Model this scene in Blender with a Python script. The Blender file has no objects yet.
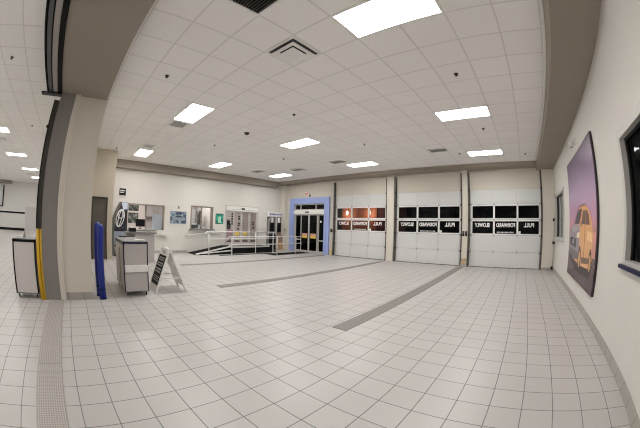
import bpy, bmesh, math, random
from mathutils import Vector, Matrix
random.seed(7)
SC = bpy.context.scene
COL = SC.collection
PI = math.pi

# ------------------------------------------------------------------ materials
def nmat(name):
    m = bpy.data.materials.new(name); m.use_nodes = True
    nt = m.node_tree; b = nt.nodes['Principled BSDF']
    return m, nt, b

def N(nt, typ, **kw):
    n = nt.nodes.new(typ)
    for k, v in kw.items():
        setattr(n, k, v)
    return n

def math_n(nt, op, a, b=None):
    n = nt.nodes.new('ShaderNodeMath'); n.operation = op
    for i, v in enumerate((a, b)):
        if v is None: continue
        if isinstance(v, (int, float)): n.inputs[i].default_value = v
        else: nt.links.new(v, n.inputs[i])
    return n.outputs[0]

def mat(name, col, rough=.5, metal=0.0, spec=.5, bump=0.0, bscale=60, var=0.0, vscale=3.0, coat=0.0):
    m, nt, b = nmat(name)
    b.inputs['Base Color'].default_value = (*col, 1)
    b.inputs['Roughness'].default_value = rough
    b.inputs['Metallic'].default_value = metal
    b.inputs['Specular IOR Level'].default_value = spec
    b.inputs['Coat Weight'].default_value = coat
    if bump or var:
        tc = N(nt, 'ShaderNodeTexCoord')
    if var:
        nz = N(nt, 'ShaderNodeTexNoise'); nz.inputs['Scale'].default_value = vscale
        nz.inputs['Detail'].default_value = 4
        nt.links.new(tc.outputs['Object'], nz.inputs['Vector'])
        mx = N(nt, 'ShaderNodeMix', data_type='RGBA')
        mx.inputs[6].default_value = (*[c*(1-var) for c in col], 1)
        mx.inputs[7].default_value = (*[min(1, c*(1+var)) for c in col], 1)
        nt.links.new(nz.outputs['Fac'], mx.inputs[0])
        nt.links.new(mx.outputs[2], b.inputs['Base Color'])
    if bump:
        n2 = N(nt, 'ShaderNodeTexNoise'); n2.inputs['Scale'].default_value = bscale
        nt.links.new(tc.outputs['Object'], n2.inputs['Vector'])
        bp = N(nt, 'ShaderNodeBump'); bp.inputs['Strength'].default_value = bump
        bp.inputs['Distance'].default_value = .01
        nt.links.new(n2.outputs['Fac'], bp.inputs['Height'])
        nt.links.new(bp.outputs['Normal'], b.inputs['Normal'])
    return m

def emit(name, col, s):
    m = bpy.data.materials.new(name); m.use_nodes = True
    nt = m.node_tree; nt.nodes.clear()
    e = N(nt, 'ShaderNodeEmission'); e.inputs[0].default_value = (*col, 1); e.inputs[1].default_value = s
    o = N(nt, 'ShaderNodeOutputMaterial'); nt.links.new(e.outputs[0], o.inputs[0])
    return m

def grid_mat(name, ox, oy, px, py, gw, col, gcol, rough, spec, var, speck, bumpd, swap=False, stain=0.0):
    """square tiles on a plane, lines at ox + i*px and oy + j*py"""
    m, nt, b = nmat(name)
    tc = N(nt, 'ShaderNodeTexCoord')
    sx = N(nt, 'ShaderNodeSeparateXYZ'); nt.links.new(tc.outputs['Object'], sx.inputs[0])
    u = math_n(nt, 'DIVIDE', math_n(nt, 'SUBTRACT', sx.outputs[0], ox), px)
    v = math_n(nt, 'DIVIDE', math_n(nt, 'SUBTRACT', sx.outputs[1], oy), py)
    def edge(c, p):
        f = math_n(nt, 'FRACT', c)
        d = math_n(nt, 'MINIMUM', f, math_n(nt, 'SUBTRACT', 1.0, f))
        return math_n(nt, 'MULTIPLY', d, p)
    d = math_n(nt, 'MINIMUM', edge(u, px), edge(v, py))
    mr = N(nt, 'ShaderNodeMapRange'); mr.interpolation_type = 'SMOOTHSTEP'
    mr.inputs[1].default_value = gw*.35; mr.inputs[2].default_value = gw*.65
    nt.links.new(d, mr.inputs[0])
    cmb = N(nt, 'ShaderNodeCombineXYZ')
    nt.links.new(math_n(nt, 'FLOOR', u), cmb.inputs[0]); nt.links.new(math_n(nt, 'FLOOR', v), cmb.inputs[1])
    wn = N(nt, 'ShaderNodeTexWhiteNoise'); wn.noise_dimensions = '2D'
    nt.links.new(cmb.outputs[0], wn.inputs['Vector'])
    nz = N(nt, 'ShaderNodeTexNoise'); nz.inputs['Scale'].default_value = 90; nz.inputs['Detail'].default_value = 3
    nt.links.new(tc.outputs['Object'], nz.inputs['Vector'])
    nl = N(nt, 'ShaderNodeTexNoise'); nl.inputs['Scale'].default_value = .8; nl.inputs['Detail'].default_value = 5
    nt.links.new(tc.outputs['Object'], nl.inputs['Vector'])
    k = math_n(nt, 'ADD', math_n(nt, 'MULTIPLY', math_n(nt, 'SUBTRACT', wn.outputs['Value'], .5), var),
               math_n(nt, 'MULTIPLY', math_n(nt, 'SUBTRACT', nz.outputs['Fac'], .5), speck))
    k = math_n(nt, 'ADD', k, math_n(nt, 'MULTIPLY', math_n(nt, 'SUBTRACT', nl.outputs['Fac'], .5), stain))
    k = math_n(nt, 'ADD', k, 1.0)
    vm = N(nt, 'ShaderNodeVectorMath', operation='SCALE'); vm.inputs[0].default_value = col
    nt.links.new(k, vm.inputs['Scale'])
    mx = N(nt, 'ShaderNodeMix', data_type='RGBA')
    nt.links.new(mr.outputs[0], mx.inputs[0]); mx.inputs[6].default_value = (*gcol, 1)
    nt.links.new(vm.outputs[0], mx.inputs[7])
    nt.links.new(mx.outputs[2], b.inputs['Base Color'])
    b.inputs['Specular IOR Level'].default_value = spec
    if rough < .7:
        rr = math_n(nt, 'ADD', rough, math_n(nt, 'MULTIPLY', math_n(nt, 'SUBTRACT', nl.outputs['Fac'], .5), .15))
        rm = N(nt, 'ShaderNodeMix', data_type='FLOAT'); rm.inputs[2].default_value = .8
        nt.links.new(mr.outputs[0], rm.inputs[0]); nt.links.new(rr, rm.inputs[3])
        nt.links.new(rm.outputs[0], b.inputs['Roughness'])
    else:
        b.inputs['Roughness'].default_value = rough
    bp = N(nt, 'ShaderNodeBump'); bp.inputs['Strength'].default_value = .5; bp.inputs['Distance'].default_value = bumpd
    h = math_n(nt, 'ADD', mr.outputs[0], math_n(nt, 'MULTIPLY', nz.outputs['Fac'], .15))
    nt.links.new(h, bp.inputs['Height']); nt.links.new(bp.outputs['Normal'], b.inputs['Normal'])
    return m

def glass_mat(name, tint=(.9, .92, .93), rough=.02, refl=.03, graze=.2):
    m = bpy.data.materials.new(name); m.use_nodes = True
    nt = m.node_tree; nt.nodes.clear()
    t = N(nt, 'ShaderNodeBsdfTransparent'); t.inputs[0].default_value = (*tint, 1)
    g = N(nt, 'ShaderNodeBsdfGlossy'); g.inputs['Roughness'].default_value = rough
    lw = N(nt, 'ShaderNodeLayerWeight'); lw.inputs[0].default_value = .15
    f = math_n(nt, 'ADD', math_n(nt, 'MULTIPLY', lw.outputs['Facing'], graze), refl)
    mx = N(nt, 'ShaderNodeMixShader'); nt.links.new(f, mx.inputs[0])
    nt.links.new(t.outputs[0], mx.inputs[1]); nt.links.new(g.outputs[0], mx.inputs[2])
    o = N(nt, 'ShaderNodeOutputMaterial'); nt.links.new(mx.outputs[0], o.inputs[0])
    return m

def ramp_z_mat(name, stops, z0, z1, rough=.35):
    """a printed picture whose inks change along its height"""
    m, nt, b = nmat(name)
    tc = N(nt, 'ShaderNodeTexCoord'); sx = N(nt, 'ShaderNodeSeparateXYZ'); nt.links.new(tc.outputs['Object'], sx.inputs[0])
    mr = N(nt, 'ShaderNodeMapRange'); mr.inputs[1].default_value = z0; mr.inputs[2].default_value = z1
    nt.links.new(sx.outputs[2], mr.inputs[0])
    nz = N(nt, 'ShaderNodeTexNoise'); nz.inputs['Scale'].default_value = 2.2; nz.inputs['Detail'].default_value = 5
    nt.links.new(tc.outputs['Object'], nz.inputs['Vector'])
    f = math_n(nt, 'ADD', mr.outputs[0], math_n(nt, 'MULTIPLY', math_n(nt, 'SUBTRACT', nz.outputs['Fac'], .5), .08))
    cr = N(nt, 'ShaderNodeValToRGB'); nt.links.new(f, cr.inputs[0])
    el = cr.color_ramp.elements
    while len(el) > 1: el.remove(el[-1])
    el[0].position = stops[0][0]; el[0].color = (*stops[0][1], 1)
    for p, c in stops[1:]:
        e = el.new(p); e.color = (*c, 1)
    nt.links.new(cr.outputs[0], b.inputs['Base Color']); b.inputs['Roughness'].default_value = rough
    return m

def picture_mat(name, cols, scale=6, rough=.35):
    """blotchy printed photograph"""
    m, nt, b = nmat(name)
    tc = N(nt, 'ShaderNodeTexCoord')
    nz = N(nt, 'ShaderNodeTexNoise'); nz.inputs['Scale'].default_value = scale; nz.inputs['Detail'].default_value = 3
    nt.links.new(tc.outputs['Object'], nz.inputs['Vector'])
    cr = N(nt, 'ShaderNodeValToRGB'); nt.links.new(nz.outputs['Fac'], cr.inputs[0])
    el = cr.color_ramp.elements
    n = len(cols)
    el[0].position = .3; el[0].color = (*cols[0], 1); el[1].position = .7; el[1].color = (*cols[-1], 1)
    for i, c in enumerate(cols[1:-1]):
        e = el.new(.3 + .4*(i+1)/(n-1)); e.color = (*c, 1)
    nt.links.new(cr.outputs[0], b.inputs['Base Color']); b.inputs['Roughness'].default_value = rough
    return m

M = {}
WALLC = (.665, .625, .55)
M['wall'] = mat('wall_paint', WALLC, .75, bump=.15, bscale=35, var=.03, vscale=1.5)
M['wall_right'] = mat('wall_paint_right', (.665, .64, .60), .7, bump=.35, bscale=22, var=.035, vscale=2.5)
M['wall_left'] = mat('wall_paint_left', (.69, .665, .62), .75, bump=.12, bscale=35, var=.025, vscale=1.2)
M['pier'] = mat('pier_paint', (.56, .50, .41), .75, bump=.2, bscale=30, var=.04, vscale=2)
M['soffit'] = mat('soffit_paint', (.305, .265, .22), .7, var=.04, vscale=1.3)
M['white_wall'] = mat('white_wall', (.78, .77, .74), .7, var=.02)
T = .3208
M['floor'] = grid_mat('floor_tile', -2.5595, 1.6475, T, T, .0085, (.515, .492, .478), (.17, .16, .152), .36, .5, .05, .10, .0015, stain=.10)
M['floor_far'] = grid_mat('floor_tile_far', -2.5595, -.93, T, T, .0085, (.515, .492, .478), (.17, .16, .152), .36, .5, .05, .10, .0015, stain=.10)
M['base_tile'] = grid_mat('baseboard_tile', 0, 0, T, T, .008, (.40, .375, .345), (.16, .15, .14), .45, .4, .08, .12, .001)
CT = dict(col=(.89, .875, .85), gcol=(.74, .72, .69))  # grid line colour darkened to stand for shade along the ceiling bars
M['ceil'] = grid_mat('ceiling_tile', .1398, 2.64, .61, .59, .024, CT['col'], CT['gcol'], .9, .2, .025, .10, .004)
M['ceil_far'] = grid_mat('ceiling_tile_far', -3.78, -1.75, .66, .61, .024, CT['col'], CT['gcol'], .9, .2, .025, .10, .004)
M['lamp'] = emit('lamp_diffuser', (1.0, .985, .955), 15)
M['lamp_frame'] = mat('lamp_frame', (.82, .81, .79), .5)
M['white_paint'] = mat('white_paint', (.80, .79, .76), .4)
M['white_plastic'] = mat('white_plastic', (.80, .79, .77), .35)
M['door_panel'] = mat('garage_panel', (.68, .68, .675), .45, var=.02, vscale=4)
M['door_frame'] = mat('garage_frame', (.80, .80, .795), .4)
M['galv'] = mat('galvanised_steel', (.42, .41, .39), .45, .6, var=.08, vscale=8)
M['track'] = mat('track_steel', (.11, .10, .09), .5, .3, .3, var=.1, vscale=8)
M['dark_metal'] = mat('dark_metal', (.02, .02, .02), .5, .0, .25)
M['black'] = mat('black_plastic', (.006, .006, .007), .5, spec=.2)
M['bronze'] = mat('bronze_metal', (.055, .05, .045), .55, 0, .25)
M['shutter_bar'] = mat('shutter_bar', (.34, .31, .28), .5, .2)
M['shutter_slat'] = mat('shutter_slat', (.085, .085, .09), .45, .3)
M['seal'] = mat('rubber_seal', (.005, .005, .005), .7, spec=.15)
M['jamb'] = mat('grey_jamb', (.235, .215, .205), .6, var=.05, vscale=2)
M['yellow'] = mat('safety_yellow', (.72, .43, .02), .45, var=.08, vscale=9)
M['blue'] = mat('blue_plastic', (.010, .028, .27), .38, var=.12, vscale=6)
M['blue_trim'] = mat('blue_metal_cladding', (.33, .41, .74), .4)
M['navy'] = mat('navy_trim', (.010, .012, .045), .45, spec=.2)
M['cab_grey'] = mat('cabinet_laminate', (.47, .44, .43), .45, var=.02)
M['cab_top'] = mat('cabinet_top', (.22, .22, .22), .35)
M['cab_side'] = mat('cabinet_side', (.40, .36, .32), .5)
M['caster'] = mat('caster_rubber', (.02, .02, .02), .6)
M['steel'] = mat('brushed_steel', (.60, .60, .60), .3, .9)
M['rail'] = mat('rail_paint', (.74, .74, .73), .35)
M['mat_rubber'] = mat('rubber_mat', (.010, .010, .010), .85, spec=.15, bump=.3, bscale=80)
M['grate'] = mat('drain_grate', (.27, .25, .235), .6, .2, bump=.5, bscale=120, var=.08, vscale=20)
M['glass'] = glass_mat('window_glass')
M['garage_glass'] = glass_mat('garage_window_glass', (.55, .55, .55), .03, .012, .08)
M['dark_glass'] = glass_mat('night_glass', (.35, .37, .38), .03, .015, .10)
M['asphalt'] = mat('asphalt', (.02, .02, .02), .9, bump=.3)
M['decal_white'] = mat('white_vinyl_letters', (.80, .80, .80), .5)
M['decal_grey'] = mat('chalky_letters', (.50, .50, .50), .6)
M['decal_black'] = mat('black_vinyl', (.02, .02, .02), .5)
M['decal_yellow'] = mat('yellow_sticker', (.80, .58, .08), .5)
M['decal_pink'] = mat('pinkish_sticker', (.70, .35, .30), .5)
M['frame_tan'] = mat('window_frame_tan', (.26, .215, .17), .5)
M['alu'] = mat('aluminium_frame', (.56, .545, .515), .45, .1)
M['door_grey'] = mat('grey_brown_door', (.115, .097, .083), .5)
M['office_wall'] = mat('office_wall', (.58, .52, .49), .8)
M['office_floor'] = mat('office_floor', (.35, .28, .24), .6)
M['red'] = mat('sign_red', (.75, .05, .03), .5)
M['sign_black'] = mat('sign_black', (.007, .008, .009), .55, spec=.2)
M['chrome'] = mat('chrome', (.75, .75, .76), .2, .8)
M['frosted'] = mat('frosted_pane', (.72, .74, .74), .3)
M['blind'] = mat('grey_blind', (.34, .36, .345), .5)
M['pale_panel'] = mat('pale_laminate', (.66, .62, .61), .45)
M['pink_wall'] = mat('pink_panel', (.50, .33, .30), .7)

# diamond plate strip
def plate_mat():
    m, nt, b = nmat('textured_plate')
    tc = N(nt, 'ShaderNodeTexCoord')
    ck = N(nt, 'ShaderNodeTexChecker'); ck.inputs['Scale'].default_value = 55
    mp = N(nt, 'ShaderNodeMapping'); mp.inputs['Rotation'].default_value = (0, 0, PI/4)
    nt.links.new(tc.outputs['Object'], mp.inputs[0]); nt.links.new(mp.outputs[0], ck.inputs['Vector'])
    ck.inputs[1].default_value = (.50, .465, .435, 1); ck.inputs[2].default_value = (.33, .305, .285, 1)
    nt.links.new(ck.outputs['Color'], b.inputs['Base Color']); b.inputs['Roughness'].default_value = .6
    bp = N(nt, 'ShaderNodeBump'); bp.inputs['Strength'].default_value = .6; bp.inputs['Distance'].default_value = .003
    nt.links.new(ck.outputs['Fac'], bp.inputs['Height']); nt.links.new(bp.outputs['Normal'], b.inputs['Normal'])
    return m
M['plate'] = plate_mat()

def brick_mat():
    m, nt, b = nmat('orange_brick')
    tc = N(nt, 'ShaderNodeTexCoord'); br = N(nt, 'ShaderNodeTexBrick')
    mp = N(nt, 'ShaderNodeMapping'); mp.inputs['Rotation'].default_value = (PI/2, 0, 0)
    nt.links.new(tc.outputs['Object'], mp.inputs[0]); nt.links.new(mp.outputs[0], br.inputs['Vector'])
    br.inputs['Scale'].default_value = 5; br.inputs['Color1'].default_value = (.50, .22, .15, 1)
    br.inputs['Color2'].default_value = (.42, .18, .13, 1); br.inputs['Mortar'].default_value = (.4, .22, .15, 1)
    nt.links.new(br.outputs['Color'], b.inputs['Base Color']); b.inputs['Roughness'].default_value = .85
    return m
M['brick'] = brick_mat()

# ------------------------------------------------------------------ mesh builder
class MB:
    def __init__(s): s.bm = bmesh.new(); s.mi = 0
    def _tag(s, faces):
        for f in faces: f.material_index = s.mi
    def box(s, x0, x1, y0, y1, z0, z1, b=0.0):
        if x0 > x1: x0, x1 = x1, x0
        if y0 > y1: y0, y1 = y1, y0
        if z0 > z1: z0, z1 = z1, z0
        vs = [s.bm.verts.new((x, y, z)) for z in (z0, z1) for y in (y0, y1) for x in (x0, x1)]
        idx = [(0, 2, 3, 1), (4, 5, 7, 6), (0, 1, 5, 4), (2, 6, 7, 3), (0, 4, 6, 2), (1, 3, 7, 5)]
        fs = [s.bm.faces.new([vs[i] for i in q]) for q in idx]
        s._tag(fs)
        if b:
            es = list({e for f in fs for e in f.edges})
            r = bmesh.ops.bevel(s.bm, geom=es, offset=b, segments=2, profile=.5, affect='EDGES', clamp_overlap=True)
            s._tag(r['faces'])
        return s
    def quad(s, *p):
        f = s.bm.faces.new([s.bm.verts.new(q) for q in p]); s._tag([f]); return s
    def prism(s, pts, axis, a0, a1):
        """polygon pts (2D) extruded along axis 'x','y','z' from a0 to a1"""
        def P(u, v, a):
            return {'x': (a, u, v), 'y': (u, a, v), 'z': (u, v, a)}[axis]
        A = [s.bm.verts.new(P(u, v, a0)) for u, v in pts]
        B = [s.bm.verts.new(P(u, v, a1)) for u, v in pts]
        n = len(pts); fs = [s.bm.faces.new(A[::-1]), s.bm.faces.new(B)]
        for i in range(n):
            fs.append(s.bm.faces.new((A[i], A[(i+1) % n], B[(i+1) % n], B[i])))
        s._tag(fs)
        bmesh.ops.recalc_face_normals(s.bm, faces=fs)
        return s
    def tube(s, pts, r, seg=12, caps=True):
        pts = [Vector(p) for p in pts]; rings = []
        n = len(pts)
        for i, p in enumerate(pts):
            if i == 0: d = pts[1]-p
            elif i == n-1: d = p-pts[i-1]
            else: d = (pts[i+1]-p).normalized()+(p-pts[i-1]).normalized()
            d.normalize()
            up = Vector((0, 0, 1)) if abs(d.z) < .9 else Vector((1, 0, 0))
            a = d.cross(up).normalized(); c = a.cross(d).normalized()
            rr = r[i] if isinstance(r, (list, tuple)) else r
            rings.append([s.bm.verts.new(p + a*math.cos(2*PI*k/seg)*rr + c*math.sin(2*PI*k/seg)*rr) for k in range(seg)])
        fs = []
        for i in range(n-1):
            for k in range(seg):
                fs.append(s.bm.faces.new((rings[i][k], rings[i][(k+1) % seg], rings[i+1][(k+1) % seg], rings[i+1][k])))
        for f in fs: f.smooth = True
        if caps:
            fs.append(s.bm.faces.new(rings[0][::-1])); fs.append(s.bm.faces.new(rings[-1]))
        s._tag(fs); bmesh.ops.recalc_face_normals(s.bm, faces=fs)
        return s
    def lathe(s, prof, cx=0, cy=0, seg=24, axis='z', base=0):
        """prof = [(r, h)] revolved about a line"""
        rings = []
        for r, h in prof:
            ring = []
            for k in range(seg):
                a = 2*PI*k/seg; u, v = r*math.cos(a), r*math.sin(a)
                p = {'z': (cx+u, cy+v, h), 'x': (h, cx+u, cy+v), 'y': (cx+u, h, cy+v)}[axis]
                ring.append(s.bm.verts.new(p))
            rings.append(ring)
        fs = []
        for i in range(len(rings)-1):
            for k in range(seg):
                f = s.bm.faces.new((rings[i][k], rings[i][(k+1) % seg], rings[i+1][(k+1) % seg], rings[i+1][k]))
                f.smooth = True; fs.append(f)
        if prof[0][0] > 1e-4: fs.append(s.bm.faces.new(rings[0][::-1]))
        if prof[-1][0] > 1e-4: fs.append(s.bm.faces.new(rings[-1]))
        s._tag(fs); bmesh.ops.recalc_face_normals(s.bm, faces=fs)
        return s
    def build(s, name, mats, parent=None, loc=(0, 0, 0), rotz=0):
        if not isinstance(mats, (list, tuple)): mats = [mats]
        me = bpy.data.meshes.new(name); s.bm.normal_update(); s.bm.to_mesh(me); s.bm.free()
        for m in mats: me.materials.append(M[m] if isinstance(m, str) else m)
        o = bpy.data.objects.new(name, me); COL.objects.link(o)
        o.location = loc; o.rotation_euler = (0, 0, rotz)
        if parent: o.parent = parent
        return o

def box(*a, b=0.0): return MB().box(*a, b=b)

def tag(o, label=None, cat=None, group=None, kind=None):
    if label: o['label'] = label
    if cat: o['category'] = cat
    if group: o['group'] = group
    if kind: o['kind'] = kind
    return o

def thing(name, label, cat, loc=(0, 0, 0), rotz=0, group=None):
    o = bpy.data.objects.new(name, None); COL.objects.link(o)
    o.empty_display_size = .1
    o.location = loc; o.rotation_euler = (0, 0, rotz)
    return tag(o, label, cat, group)

def struct(name, mb, m, label=None, cat=None, loc=(0, 0, 0)):
    o = mb.build(name, m, None, loc); return tag(o, label, cat, None, 'structure')

def sthing(name, label, cat, loc=(0, 0, 0)):
    o = thing(name, label, cat, loc); o['kind'] = 'structure'; return o

def dup(root, loc, label, rotz=None, group=None):
    r = root.copy(); COL.objects.link(r); r.location = loc; r['label'] = label
    if group: r['group'] = group
    if rotz is not None: r.rotation_euler = (0, 0, rotz)
    for ch in list(root.children):
        c = ch.copy(); COL.objects.link(c); c.parent = r
        for g in list(ch.children):
            d = g.copy(); COL.objects.link(d); d.parent = c
    return r

def text(name, s, size, m, parent, loc, rot, depth=.003, mirror=False, width=None, bold=0.0):
    cu = bpy.data.curves.new(name, 'FONT'); cu.body = s; cu.size = size; cu.extrude = depth
    cu.align_x = 'CENTER'; cu.align_y = 'CENTER'; cu.offset = bold
    t = bpy.data.objects.new(name, cu); COL.objects.link(t)
    dg = bpy.context.evaluated_depsgraph_get()
    me = bpy.data.meshes.new_from_object(t.evaluated_get(dg))
    bpy.data.objects.remove(t); bpy.data.curves.remove(cu)
    if width:
        xs = [v.co.x for v in me.vertices]; k = width/(max(xs)-min(xs))
        for v in me.vertices: v.co.x *= k
    me.materials.clear(); me.materials.append(M[m])
    o = bpy.data.objects.new(name, me); COL.objects.link(o)
    o.location = loc; o.rotation_euler = rot
    if parent: o.parent = parent
    return o

# key planes (metres; camera stands above the origin)
XR, XL, YB, ZC = 1.53, -12.9, 11.6, 3.986
YF = .235         # room side of the front wall / header
ZS = 3.80         # underside of the painted bulkheads
XJ = -5.65        # end of the front wall at the big opening

# ------------------------------------------------------------------ room shell
fl = MB(); fl.mi = 0
fl.quad((XL-.3, -.43, 0), (XR+.3, -.43, 0), (XR+.3, YB+.3, 0), (XL-.3, YB+.3, 0))
fl.mi = 1
fl.quad((-29, -12, 0), (XR+.3, -12, 0), (XR+.3, -.43, 0), (-29, -.43, 0))
struct('floor', fl, ['floor', 'floor_far'], 'floor of square greyish beige ceramic tiles with dark joints', 'floor')
c = MB(); c.mi = 0
c.quad((XL-.3, YF-.1, ZC), (XL-.3, YB+.3, ZC), (XR+.3, YB+.3, ZC), (XR+.3, YF-.1, ZC))
c.mi = 1
c.quad((-29, -12, ZC), (-29, YF-.1, ZC), (XR+.3, YF-.1, ZC), (XR+.3, -12, ZC))
struct('ceiling', c, ['ceil', 'ceil_far'], 'suspended ceiling of square off-white acoustic tiles', 'ceiling')

def wall_with_holes(mb, axis, p0, p1, a0, a1, z0, z1, holes):
    """wall between planes p0,p1; holes = [(a0,a1,z0,z1)] sorted along the wall"""
    def bx(u0, u1, w0, w1):
        if u1-u0 < 1e-4 or w1-w0 < 1e-4: return
        if axis == 'x': mb.box(p0, p1, u0, u1, w0, w1)
        else: mb.box(u0, u1, p0, p1, w0, w1)
    cur = a0
    for h0, h1, g0, g1 in sorted(holes):
        bx(cur, h0, z0, z1); bx(h0, h1, z0, g0); bx(h0, h1, g1, z1); cur = h1
    bx(cur, a1, z0, z1)
    return mb

# right wall with two windows
WN = (1.75, 3.56, 1.13, 2.66)     # near window (y0,y1,z0,z1)
WF = (9.0, 11.36, 1.20, 2.76)
struct('wall_right', wall_with_holes(MB(), 'x', XR, XR+.2, -12, YB+.3, 0, ZC+.1, [WN, WF]), 'wall_right',
       'long cream painted wall on the right with the tall car picture on it', 'wall')
# back wall: three garage doors and an entrance
GD = [(-8.90, -5.97), (-5.44, -2.47), (-2.06, .92)]
ENT = (-12.27, -9.29)
struct('wall_back', wall_with_holes(MB(), 'y', YB, YB+.2, XL-.3, XR+.3, 0, ZC+.1,
       [(ENT[0]+.33, ENT[1]-.33, 0, 2.71)] + [(a-.01, b+.01, 0, 3.05) for a, b in GD]), 'wall',
       'cream back wall above and around the three garage doors', 'wall')
# left wall: service counter opening, second service window, sliding office door
W1 = (2.24, 4.12, 1.06, 2.18); W2 = (5.5, 6.77, 1.15, 2.27); SD = (7.5, 9.68, .38, 2.43)
struct('wall_left', wall_with_holes(MB(), 'x', XL-.2, XL, 1.2, YB+.3, 0, ZC+.1, [W1, W2, SD]), 'wall_left',
       'cream left wall with the service windows and ramp', 'wall')
# front wall that ends at the big opening, with a return holding a service door
struct('wall_front', box(XL-.3, XJ-.04, -.40, YF, 0, ZC+.1), 'wall',
       'end of the cream block wall beside the big opening', 'wall')
PX = -11.05
PD = (.47, 1.12, 2.24)
pr = MB()
pr.box(XL-.3, PX, YF, PD[0], 0, ZC+.1); pr.box(XL-.3, PX, PD[1], 1.34, 0, ZC+.1)
pr.box(XL-.3, PX, PD[0], PD[1], PD[2], ZC+.1); pr.box(XL-.3, PX-.2, PD[0], PD[1], 0, PD[2])
struct('trim_1', pr, 'pier', 'tan painted wall return around the brown door behind the column', 'wall')
# grey steel jamb and cream corner strip of the opening
struct('trim_2', box(XJ-.2, XJ+.02, -.83, -.485, 0, ZS-.03), 'jamb', 'grey steel jamb at the side of the big opening', 'door jamb')
struct('trim_3', box(XJ-.2, XJ+.035, -.485, -.37, 0, ZS-.03, b=.008), 'wall', 'cream corner strip between grey jamb and block column', 'corner trim')
# bulkheads (painted)
struct('trim_4', box(XJ-.2, XR, -.835, .225, ZS-.03, ZC+.1), 'soffit', 'brown painted header over the big opening', 'bulkhead')
struct('trim_5', box(.80, XR, .225, YB, ZS-.05, ZC+.05), 'soffit', 'brown painted bulkhead along the right wall', 'bulkhead')
struct('trim_6', box(XL, .80, 10.86, YB, ZS+.04, ZC+.05), 'soffit', 'brown painted bulkhead above the garage doors', 'bulkhead')
struct('trim_7', box(XL, XL+.32, 1.34, 10.86, 3.64, ZC+.05), 'soffit', 'brown painted bulkhead along the left wall', 'bulkhead')
# perimeter moulding of the ceiling grid
struct('trim_8', MB().box(.775, .80, .225, 10.86, ZC-.02, ZC).box(XL+.32, .80, 10.84, 10.86, ZC-.02, ZC), 'lamp_frame',
       'thin pale edge moulding of the tile ceiling', 'moulding')
# pillars between the doors
struct('trim_9', box(-5.88, -5.53, 11.43, YB, 0, ZS+.04), 'wall', 'cream pillar between the reddish door and the middle door', 'pillar')
struct('trim_10', box(-2.38, -2.15, 11.42, YB, 0, ZS+.04), 'wall', 'cream pillar between the middle and right garage doors', 'pillar')
struct('trim_11', box(1.01, XR, 11.42, YB, 0, ZS-.05), 'wall', 'cream pier between the right garage door and the right wall', 'pillar')
struct('trim_12', box(XL, -12.50, 11.33, YB, 0, ZS+.04), 'wall', 'cream corner pier left of the blue entrance', 'pillar')
# tile baseboards
def baseboard(name, mb, label): struct(name, mb, 'base_tile', label, 'baseboard')
bb = MB().box(XR-.012, XR, -12, 11.42, 0, .12)
baseboard('baseboard_right', bb, 'tile baseboard along the right wall')
M['base_tile_x'] = M['base_tile']
baseboard('baseboard_back', MB().box(-2.39, -2.14, 11.40, 11.42, 0, .10).box(1.0, XR-.012, 11.405, 11.42, 0, .10), 'tile baseboard at the foot of the door pillars')
baseboard('baseboard_front', box(XJ-.04, XJ-.028, -.37, YF, 0, .13), 'tile baseboard at the end of the block wall')
baseboard('baseboard_left', box(XL, XL+.012, 1.34, 5.35, 0, .12), 'baseboard below the service counter window')
# rest of the other room behind the opening
FX = -27.0
struct('wall_far', MB().box(FX-.2, FX, -12, -.4, 0, 1.33).box(FX-.2, FX, -12, -.4, 1.62, ZC).box(FX-.2, FX, -5.86, -.4, 1.33, 1.62)
       .box(FX-.2, FX, -12, -5.86, 1.33, 1.62), 'white_wall', 'white far wall of the neighbouring room', 'wall')
struct('wall_rear', box(-29, XR+.3, -12.2, -12, 0, ZC+.1), 'white_wall', 'white wall behind the camera side of the other room', 'wall')
struct('wall_divider', box(-29, XL-.3, -.40, -.20, 0, ZC+.1), 'white_wall', 'white wall continuing past the column', 'wall')
struct('trim_13', MB().box(FX, FX+.03, -12, -5.86, 1.39, 1.53), 'black', 'black stripe on the far white wall', 'stripe')
struct('trim_14', MB().box(FX, FX+.03, -12, -5.86, 0, .20), 'black', 'black base stripe on the far white wall', 'stripe')
struct('door_7', box(FX, FX+.05, -5.8, -4.5, 0, 2.0), 'pale_panel', 'plain grey door panel on the far white wall', 'door')
# big window opening high on the far side of the other room
w = sthing('window_5', 'tall black framed window edge at the far left', 'window', (FX, -9.25, 1.9))
MB().box(0, .10, .68, .80, 0, ZC-1.9-.35).box(0, .10, -1.4, .68, 0, .07).build('window_frame', 'black', w)
MB().box(.02, .04, -1.4, .68, .07, 1.73).build('pane', 'frosted', w)
struct('trim_15', MB().box(FX, -25.9, -12, -7.6, 3.78, ZC), 'soffit', 'brown bulkhead at the far left', 'bulkhead')

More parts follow.
